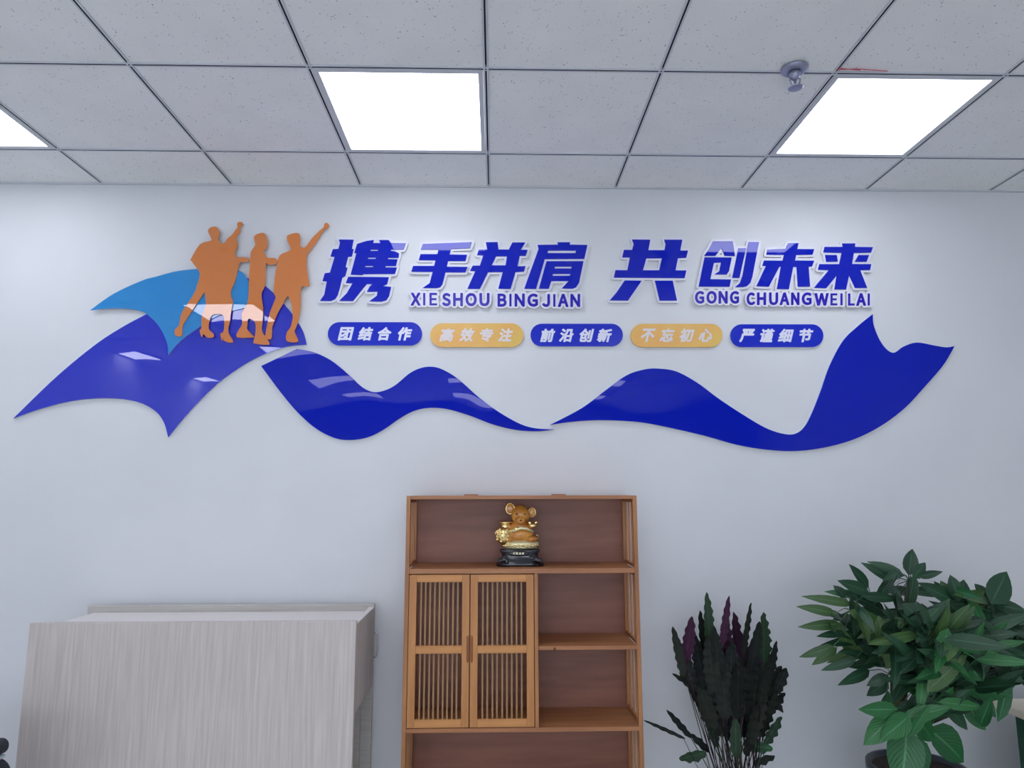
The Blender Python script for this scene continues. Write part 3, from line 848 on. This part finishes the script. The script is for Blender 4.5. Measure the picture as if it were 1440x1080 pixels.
# ------------------------------------------------------------------ plants
def leaf_mat(name, c1, c2, rib, rough=.35, under=None, spec=.35):
    m = mat(name, c1, rough, spec=spec)
    nt, N, L, b = nodes(m)
    uv = N.new('ShaderNodeTexCoord'); sep = N.new('ShaderNodeSeparateXYZ'); L.new(uv.outputs['UV'], sep.inputs[0])
    oi = N.new('ShaderNodeObjectInfo')
    cr = N.new('ShaderNodeValToRGB'); cr.color_ramp.elements[0].color = (*c1, 1); cr.color_ramp.elements[1].color = (*c2, 1)
    L.new(oi.outputs['Random'], cr.inputs[0])
    a = N.new('ShaderNodeMath'); a.operation = 'SUBTRACT'; a.inputs[1].default_value = .5; L.new(sep.outputs[0], a.inputs[0])
    ab = N.new('ShaderNodeMath'); ab.operation = 'ABSOLUTE'; L.new(a.outputs[0], ab.inputs[0])
    lt = N.new('ShaderNodeMapRange'); lt.inputs[1].default_value = 0; lt.inputs[2].default_value = .05; lt.inputs[3].default_value = 1; lt.inputs[4].default_value = 0
    L.new(ab.outputs[0], lt.inputs[0])
    # side veins run obliquely from the midrib
    v1 = N.new('ShaderNodeMath'); v1.operation = 'MULTIPLY_ADD'; v1.inputs[1].default_value = 60
    v2 = N.new('ShaderNodeMath'); v2.operation = 'MULTIPLY'; v2.inputs[1].default_value = -50; L.new(ab.outputs[0], v2.inputs[0])
    L.new(sep.outputs[1], v1.inputs[0]); L.new(v2.outputs[0], v1.inputs[2])
    sn = N.new('ShaderNodeMath'); sn.operation = 'SINE'; L.new(v1.outputs[0], sn.inputs[0])
    mr = N.new('ShaderNodeMapRange'); mr.inputs[1].default_value = .5; mr.inputs[2].default_value = 1; mr.inputs[3].default_value = 0; mr.inputs[4].default_value = .25
    L.new(sn.outputs[0], mr.inputs[0])
    mxm = N.new('ShaderNodeMath'); mxm.operation = 'MAXIMUM'; L.new(lt.outputs[0], mxm.inputs[0]); L.new(mr.outputs[0], mxm.inputs[1])
    mx = N.new('ShaderNodeMix'); mx.data_type = 'RGBA'; mx.inputs['B'].default_value = (*rib, 1)
    L.new(mxm.outputs[0], mx.inputs['Factor']); L.new(cr.outputs[0], mx.inputs['A'])
    out = mx.outputs['Result']
    if under:
        gm = N.new('ShaderNodeNewGeometry'); m2 = N.new('ShaderNodeMix'); m2.data_type = 'RGBA'; m2.inputs['B'].default_value = (*under, 1)
        L.new(gm.outputs['Backfacing'], m2.inputs['Factor']); L.new(out, m2.inputs['A']); out = m2.outputs['Result']
    L.new(out, b.inputs['Base Color'])
    bp = N.new('ShaderNodeBump'); bp.inputs['Strength'].default_value = .3; bp.inputs['Distance'].default_value = .001
    L.new(sn.outputs[0], bp.inputs['Height']); L.new(bp.outputs[0], b.inputs['Normal'])
    return m
m_leaf = leaf_mat('dark glossy leaf', (.010, .040, .020), (.022, .072, .034), (.06, .15, .085))
m_leafb = leaf_mat('bright green leaf', (.012, .095, .030), (.030, .15, .040), (.09, .27, .12))
m_leafo = leaf_mat('olive green leaf', (.035, .085, .028), (.06, .13, .035), (.12, .22, .09))
m_cal = leaf_mat('dark calathea leaf', (.006, .009, .009), (.014, .018, .013), (.022, .030, .022), .5, under=(.018, .007, .016), spec=.15)
m_calg = leaf_mat('green calathea leaf', (.012, .030, .018), (.022, .050, .024), (.05, .09, .05), .5, spec=.2)
m_calp = leaf_mat('purple leaf underside', (.022, .006, .020), (.055, .012, .042), (.06, .02, .045), .5, spec=.15)
m_stem = mat('green brown stem', (.05, .06, .03), .6)
m_stemp = mat('maroon stem', (.045, .02, .03), .6)
m_bark = noise_color(mat('fibrous brown trunk', (.1, .07, .04), .9), (.05, .035, .02), (.16, .12, .06), (1, 1, .2), 60, bump=.5)
m_pot = mat('dark glazed pot', (.02, .03, .045), .35)
m_soil = noise_color(mat('potting soil', (.03, .02, .015), .95), (.015, .012, .01), (.05, .035, .025), nscale=60, bump=.6)


def leaf(parent, B, T, w, nrm, mt, bow=.08, fold=.25, wave=0, wk=5, petiole=None, n=7, droop=0, shape=(.6, .95), pr=.0022, across=((-1, 0), (-.5, .25), (0, .5), (.5, .75), (1, 1))):
    B = Vector(B); T = Vector(T); ax = T-B; Ln = ax.length; ax.normalize()
    nrm = Vector(nrm); nrm = (nrm-ax*nrm.dot(ax)).normalized(); s = ax.cross(nrm)
    ph = random.uniform(0, 6)
    V = []; UV = []; F = []
    for i in range(n+1):
        t_ = i/n
        c = B+ax*(Ln*t_)+nrm*(bow*Ln*4*t_*(1-t_))+Vector((0, 0, -droop*Ln*t_*t_+droop*Ln*t_))
        pa, pb = shape; tm = pa/(pa+pb)
        hw = w/2*(t_**pa*(1-t_)**pb)/(tm**pa*(1-tm)**pb) if 0 < t_ < 1 else 0
        hw = max(hw, .0006)
        for q, u in across:
            wv = wave*w*math.sin(wk*2*math.pi*t_+ph+(1.3 if q > 0 else 0))*abs(q)**1.5
            e = 1+(1.7*wave*math.sin(wk*2*math.pi*t_+ph+q) if abs(q) == 1 else 0)
            V.append(c+s*(hw*q*e)+nrm*(fold*hw*abs(q)**1.4+wv)); UV.append((u, t_))
    for i in range(n):
        for j in range(len(across)-1):
            k5 = len(across); a = i*k5+j; F.append((a, a+1, a+k5+1, a+k5))
    nf = len(F)
    if petiole is not None:
        R = Vector(petiole); mid = (R+B)/2+Vector((0, 0, .12*(B-R).length)) if (B-R).length < .2 else (R+B)/2
        base = len(V)
        pts = [R, mid, B+ax*Ln*.05]
        for p in pts:
            for k3 in range(3):
                a = k3*2.094; V.append(p+(s*math.cos(a)+nrm*math.sin(a))*pr); UV.append((.5, 0))
        for i in range(2):
            for k3 in range(3):
                a = base+i*3+k3; b_ = base+i*3+(k3+1) % 3; F.append((a, b_, b_+3, a+3))
    O = Vector(parent.location)
    me = bpy.data.meshes.new('leaf'); me.from_pydata([v-B for v in V], [], F)
    ul = me.uv_layers.new(name='UVMap')
    for lp in me.loops: ul.data[lp.index].uv = UV[lp.vertex_index]
    for p in me.polygons: p.use_smooth = True
    o = link('leaf', me, mt, parent); o.location = B-O
    return o

def rv(a=1): return Vector((random.uniform(-a, a), random.uniform(-a, a), random.uniform(-a, a)))

# --- dark wavy-leaved plant between bookcase and the big plant
pc = Vector((.93, -.32, 0))
t = thing('potted_calathea', 'dark purple wavy-leaved plant right of the bookcase', 'plant', pc)
bm = bmesh.new(); lathe_bm(bm, [(.09, 0), (.12, .22), (.128, .225), (.128, .245), (.116, .245), (.112, .225)], (0, 0, 0), 28); tobj('pot', bm, m_pot, t, True)
bm = bmesh.new(); lathe_bm(bm, [(.111, .215), (.111, .228)], (0, 0, 0), 24); tobj('soil', bm, m_soil, t)
Z4 = (4.152, 900, 820)
def z4(x, y, Y): return at(900+x/4.152, 820+y/4.152, Y)
CAL = [((190, 252), (262, 545), 48, 'd'), ((195, 293), (280, 610), 52, 'g'), ((303, 193), (262, 470), 66, 'p'), ((316, 293), (375, 610), 70, 'd'), ((388, 52), (405, 400), 56, 'g'),
       ((348, 158), (395, 480), 52, 'd'), ((520, 73), (478, 380), 40, 'p'), ((495, 198), (500, 470), 74, 'P'), ((548, 168), (575, 470), 62, 'p'), ((648, 113), (600, 430), 36, 'd'),
       ((698, 222), (640, 560), 62, 'd'), ((720, 168), (722, 560), 84, 'g'), ((797, 335), (738, 640), 46, 'd'), ((824, 482), (735, 720), 84, 'd'), ((856, 495), (790, 640), 60, 'd'),
       ((846, 640), (730, 760), 60, 'd'), ((188, 528), (305, 600), 26, 'd'), ((155, 740), (300, 905), 34, 'd'), ((290, 880), (405, 985), 40, 'd'), ((20, 800), (265, 910), 20, 'd'),
       ((228, 1025), (385, 990), 56, 'g'), ((825, 778), (728, 945), 58, 'g'), ((838, 755), (760, 660), 40, 'd'), ((790, 1010), (660, 1060), 48, 'd'), ((775, 965), (640, 950), 60, 'G'),
       ((430, 250), (470, 580), 60, 'd'), ((600, 300), (590, 640), 90, 'd'), ((660, 330), (660, 650), 90, 'p'), ((540, 340), (520, 700), 90, 'd'), ((420, 380), (450, 720), 96, 'd'),
       ((330, 420), (400, 760), 90, 'd'), ((280, 500), (370, 740), 70, 'd'), ((480, 440), (500, 800), 100, 'd'), ((580, 430), (570, 800), 100, 'd'), ((690, 480), (650, 830), 100, 'd'),
       ((760, 560), (690, 850), 90, 'd'), ((620, 600), (600, 900), 100, 'd'), ((340, 600), (430, 860), 90, 'd'), ((430, 560), (480, 900), 90, 'd'), ((730, 640), (640, 940), 80, 'd'),
       ((800, 640), (700, 900), 70, 'd'), ((520, 600), (530, 930), 80, 'd'), ((680, 780), (620, 1010), 70, 'd'), ((390, 740), (450, 960), 50, 'g'), ((560, 780), (560, 1020), 60, 'g'),
       ((600, 480), (610, 760), 100, 'd'), ((400, 300), (430, 640), 80, 'd'), ((240, 350), (320, 640), 60, 'd'), ((760, 420), (700, 720), 70, 'd')]
MC = {'d': m_cal, 'g': m_calg, 'p': m_calp, 'P': m_calp, 'G': m_leafb}
root = Vector((.945, -.32, .23))
for i, ((tx, ty), (bx_, by_), w, c) in enumerate(CAL):
    back = i >= 25
    Y = random.uniform(.26, .40) if not back else random.uniform(.27, .42)
    T = z4(tx, ty, Y-random.uniform(-.02, .04)); B = z4(bx_, by_, Y)
    R = root+Vector((random.uniform(-.06, .06), random.uniform(-.06, .06), 0))
    if c == 'P': w *= 1.0
    leaf(t, B, T, w/4.152*.0029, Vector((random.uniform(-.45, .45), -1, random.uniform(.0, .35))), MC[c], bow=random.uniform(-.05, .05), fold=random.uniform(.05, .35),
         wave=.085, wk=Vector(T-B).length/.032, petiole=R, n=26, shape=(.45, .62), pr=.0020, across=((-1, 0), (0, .5), (1, 1)))
for i in range(16):
    a = random.uniform(0, 6.28); R = root+Vector((.05*math.cos(a), .05*math.sin(a), 0))
    T = z4(random.uniform(380, 700), random.uniform(700, 950), random.uniform(.26, .42))
    bm = bmesh.new(); tube_bm(bm, [R, (R+T)/2+Vector((0, 0, .02)), T], .0022, 5)
    o = tobj('stem', bm, m_stemp if i % 2 else m_stem, t, True, off=pc)

# --- big green plant on the right
pc = Vector((1.52, -.52, 0))
t = thing('potted_tree', 'large bushy green plant with pointed leaves beside the right edge', 'plant', pc)
bm = bmesh.new(); lathe_bm(bm, [(.12, 0), (.13, .02), (.155, .50), (.165, .52), (.165, .545), (.150, .545), (.145, .52)], (0, 0, 0), 32); tobj('pot', bm, m_pot, t, True)
bm = bmesh.new(); lathe_bm(bm, [(.146, .51), (.146, .53)], (0, 0, 0), 24); tobj('soil', bm, m_soil, t)
def z3(x, y, Y): return at(1100+x/3.376, 760+y/3.376, Y)
NODES = [z3(600, 190, .50), z3(420, 270, .45), z3(330, 330, .5), z3(360, 430, .40), z3(420, 500, .45), z3(520, 640, .5), z3(570, 820, .62), z3(610, 880, .70), z3(850, 300, .5), z3(990, 320, .5),
         z3(760, 380, .62), z3(900, 470, .62), z3(1040, 480, .6), z3(700, 560, .68), z3(880, 620, .65), z3(820, 740, .6), z3(950, 690, .5), z3(1080, 600, .5), z3(560, 420, .62), z3(1150, 400, .5), z3(1180, 560, .5), z3(700, 770, .66), z3(900, 790, .6), z3(640, 520, .70), z3(780, 500, .72)]
OUT = [((618, 40), (600, 165), 62, 'd'), ((680, 105), (620, 180), 46, 'd'), ((762, 148), (645, 172), 32, 'd'), ((402, 100), (580, 170), 42, 'd'), ((373, 105), (530, 195), 44, 'd'),
       ((316, 112), (410, 225), 48, 'd'), ((262, 190), (410, 245), 52, 'd'), ((200, 243), (390, 265), 38, 'b'), ((242, 213), (300, 275), 44, 'd'), ((90, 265), (340, 305), 42, 'o'),
       ((66, 314), (260, 350), 42, 'o'), ((73, 411), (280, 395), 42, 'o'), ((162, 456), (300, 438), 32, 'd'), ((180, 497), (410, 458), 42, 'd'), ((80, 554), (250, 500), 40, 'o'),
       ((140, 592), (260, 508), 44, 'o'), ((184, 617), (350, 568), 38, 'd'), ((212, 582), (430, 475), 55, 'o'), ((262, 688), (415, 615), 46, 'd'), ((312, 602), (450, 575), 44, 'd'),
       ((400, 738), (505, 668), 54, 'd'), ((400, 690), (505, 640), 44, 'd'), ((285, 580), (440, 480), 50, 'o'), ((360, 802), (548, 802), 60, 'b'), ((386, 972), (530, 825), 84, 'b'), ((470, 942), (605, 830), 78, 'b'),
       ((560, 1180), (592, 890), 135, 'b'), ((862, 1054), (690, 890), 130, 'b'), ((718, 952), (595, 800), 110, 'b'), ((880, 900), (770, 780), 66, 'd'), ((965, 902), (860, 760), 84, 'b'),
       ((1016, 838), (890, 730), 84, 'b'), ((1078, 735), (860, 700), 80, 'b'), ((1150, 672), (1010, 600), 56, 'd'), ((1160, 335), (1000, 305), 58, 'd'), ((1066, 148), (990, 300), 100, 'd'),
       ((912, 205), (975, 270), 52, 'd'), ((797, 163), (835, 290), 66, 'd'), ((862, 185), (850, 290), 66, 'd'), ((752, 190), (800, 300), 66, 'o'), ((640, 200), (890, 330), 80, 'd'),
       ((965, 372), (780, 410), 60, 'd'), ((570, 300), (690, 400), 110, 'd'), ((960, 240), (850, 300), 60, 'o'), ((1050, 300), (1100, 380), 70, 'b'), ((960, 520), (800, 470), 60, 'd'),
       ((960, 670), (850, 570), 80, 'b'), ((640, 1170), (620, 920), 120, 'b')]
LM = {'d': m_leaf, 'b': m_leafb, 'o': m_leafo}
for (tx, ty), (bx_, by_), w, c in OUT:
    B0 = z3(bx_, by_, .5)
    nd = min(NODES, key=lambda q: (q.x-B0.x)**2+(q.z-B0.z)**2)
    Y = min(.72, -nd.y+random.uniform(.0, .10))
    B = z3(bx_, by_, Y); T = z3(tx, ty, Y+random.uniform(-.05, .05))
    leaf(t, B, T, w/3.376*.00275*1.08, Vector((random.uniform(-.3, .3), -1, random.uniform(.1, .6))), LM[c], bow=random.uniform(.0, .07), fold=random.uniform(.1, .3), petiole=nd, n=6)
cen = z3(800, 480, .55)
FILLED = 0
for i in range(900):
    if FILLED >= 250: break
    nd = random.choice(NODES)
    B = nd+rv(.06)
    d = Vector((random.gauss(0, 1), -abs(random.gauss(0, .55)) if random.random() < .75 else random.gauss(0, .5), random.gauss(.05, .7))).normalized()
    T = B+d*random.uniform(.13, .20)
    if T.y > -.10: T.y = -.10
    # keep inside the crown's outline
    v = T-CAMP; zz = v.dot(FW); px_, py_ = 720+FPX*v.dot(RT)/zz, 540-FPX*v.dot(UP)/zz
    u_, v_ = (px_-1100)*3.376, (py_-760)*3.376
    lim = [(130, 480), (220, 270), (330, 200), (560, 130), (700, 180), (800, 215), (900, 240), (1200, 240), (1400, 300), (1400, 700), (1050, 740), (900, 830), (780, 800), (700, 860), (640, 1000), (560, 1000), (480, 840), (500, 700), (400, 620), (200, 560)]
    ins = False
    for k1 in range(len(lim)):
        (xa, ya), (xb, yb) = lim[k1], lim[(k1+1) % len(lim)]
        if (ya > v_) != (yb > v_) and u_ < (xb-xa)*(v_-ya)/(yb-ya)+xa: ins = not ins
    if not ins: continue
    FILLED += 1
    lower = v_ > 620 or u_ > 930
    mt_ = random.choice([m_leaf, m_leaf, m_leafb] if lower else [m_leaf, m_leaf, m_leaf, m_leafo])
    leaf(t, B, T, random.uniform(.034, .052), Vector((random.uniform(-.5, .5), -1, random.uniform(.1, .9))), mt_, bow=random.uniform(0, .08), fold=random.uniform(.1, .3), petiole=nd, n=6)
tr = Vector((1.50, -.50, .52)); top = z3(570, 620, .50)
tk = [tr, Vector((1.47, -.50, .66)), top, z3(640, 420, .50)]
bm = bmesh.new(); tube_bm(bm, tk, [.028, .026, .022, .012], 12); tobj('trunk', bm, m_bark, t, True, off=pc)
for nd in NODES:
    bm = bmesh.new(); s0 = tk[2] if nd.z > tk[2].z else tk[1]
    tube_bm(bm, [s0, (s0+nd)/2+Vector((0, .02, -.02)), nd], [.009, .007, .004], 6); tobj('branch', bm, m_stem, t, True, off=pc)

# ------------------------------------------------------------------ table on the far right
m_tabtop = mat('cream laminate', (.74, .67, .52), .4)
m_green = noise_color(mat('dark green fabric', (.01, .08, .04), .9), (.008, .055, .03), (.015, .09, .045), nscale=90)
t = thing('table', 'cream table cut by the right photo edge, with a dark green side panel', 'table', (2.6, -.6, 0))
box('tabletop', 1.965, 3.35, -1.25, -.29, .672, .70, m_tabtop, t, .003)
box('side_panel', 1.985, 2.005, -1.15, -.385, .0, .6715, m_green, t, .001)
box('side_panel', 3.25, 3.27, -1.15, -.385, .0, .6715, m_green, t, .001)
box('modesty_panel', 2.006, 3.249, -.41, -.39, .2, .6715, m_green, t, .001)

# ------------------------------------------------------------------ office chair peeking in at the lower left corner
m_fab = noise_color(mat('black mesh fabric', (.015, .018, .025), .8), (.012, .016, .022), (.03, .032, .045), nscale=200)
m_grey = mat('pale grey piping', (.42, .5, .52), .5)
e = at(14, 1070, .855); cxx = e.x-.283
t = thing('office_chair', 'black padded office chair in the lower left corner beside the desk', 'chair', (cxx, -.95, 0))
bm = bmesh.new()
def rr(hw, z0, z1, r, y0, y1, shr=0):
    pts = []
    for cx_, cz_, a0 in ((hw-r, z1-r, 0), (-hw+r, z1-r, 90), (-hw+r, z0+r, 180), (hw-r, z0+r, 270)):
        for k_ in range(7):
            a = math.radians(a0+k_*15); pts.append((cx_+r*math.cos(a), cz_+r*math.sin(a)))
    a = [bm.verts.new((x*(1-shr), y0, z)) for x, z in pts]; b_ = [bm.verts.new((x, y1, z)) for x, z in pts]
    for i in range(len(pts)):
        j = (i+1) % len(pts); bm.faces.new((a[i], a[j], b_[j], b_[i]))
    bm.faces.new(a[::-1]); bm.faces.new(b_)
ztop = at(0, 1040, .8).z
rr(.255, .46, ztop-.051, .05, .09, .15); tobj('backrest', bm, m_fab, t)
bm = bmesh.new(); rr(.236, ztop-.050, ztop-.040, .005, .095, .145); tobj('piping', bm, m_grey, t)
bm = bmesh.new(); rr(.240, ztop-.040, ztop+.005, .022, .09, .15); tobj('headrest', bm, m_fab, t)
bm = bmesh.new(); tube_bm(bm, [(0, .12, .44), (0, .16, .52), (0, .165, ztop-.04)], .018, 8); tobj('back_frame', bm, m_slot, t, True)
bm = bmesh.new(); box_bm(bm, -.25, .25, -.38, .10, .42, .49, .02); tobj('seat', bm, m_fab, t)
bm = bmesh.new(); tube_bm(bm, [(0, -.14, .1), (0, -.14, .42)], .025, 10); tobj('column', bm, m_slot, t, True)
for k_ in range(5):
    a = k_*2*math.pi/5; ex_, ey2 = .28*math.cos(a), -.14+.28*math.sin(a)
    bm = bmesh.new(); tube_bm(bm, [(0, -.14, .12), (ex_, ey2, .075)], [.022, .014], 8); tobj('leg', bm, m_slot, t, True)
    bm = bmesh.new(); tube_bm(bm, [(ex_-.012, ey2, .03), (ex_+.012, ey2, .03)], .03, 12); tube_bm(bm, [(ex_, ey2, .03), (ex_, ey2, .08)], .006, 6); tobj('caster', bm, m_slot, t, True)

# every part of a repeat carries Blender's own numbering; nothing else to do
bpy.context.view_layer.update()
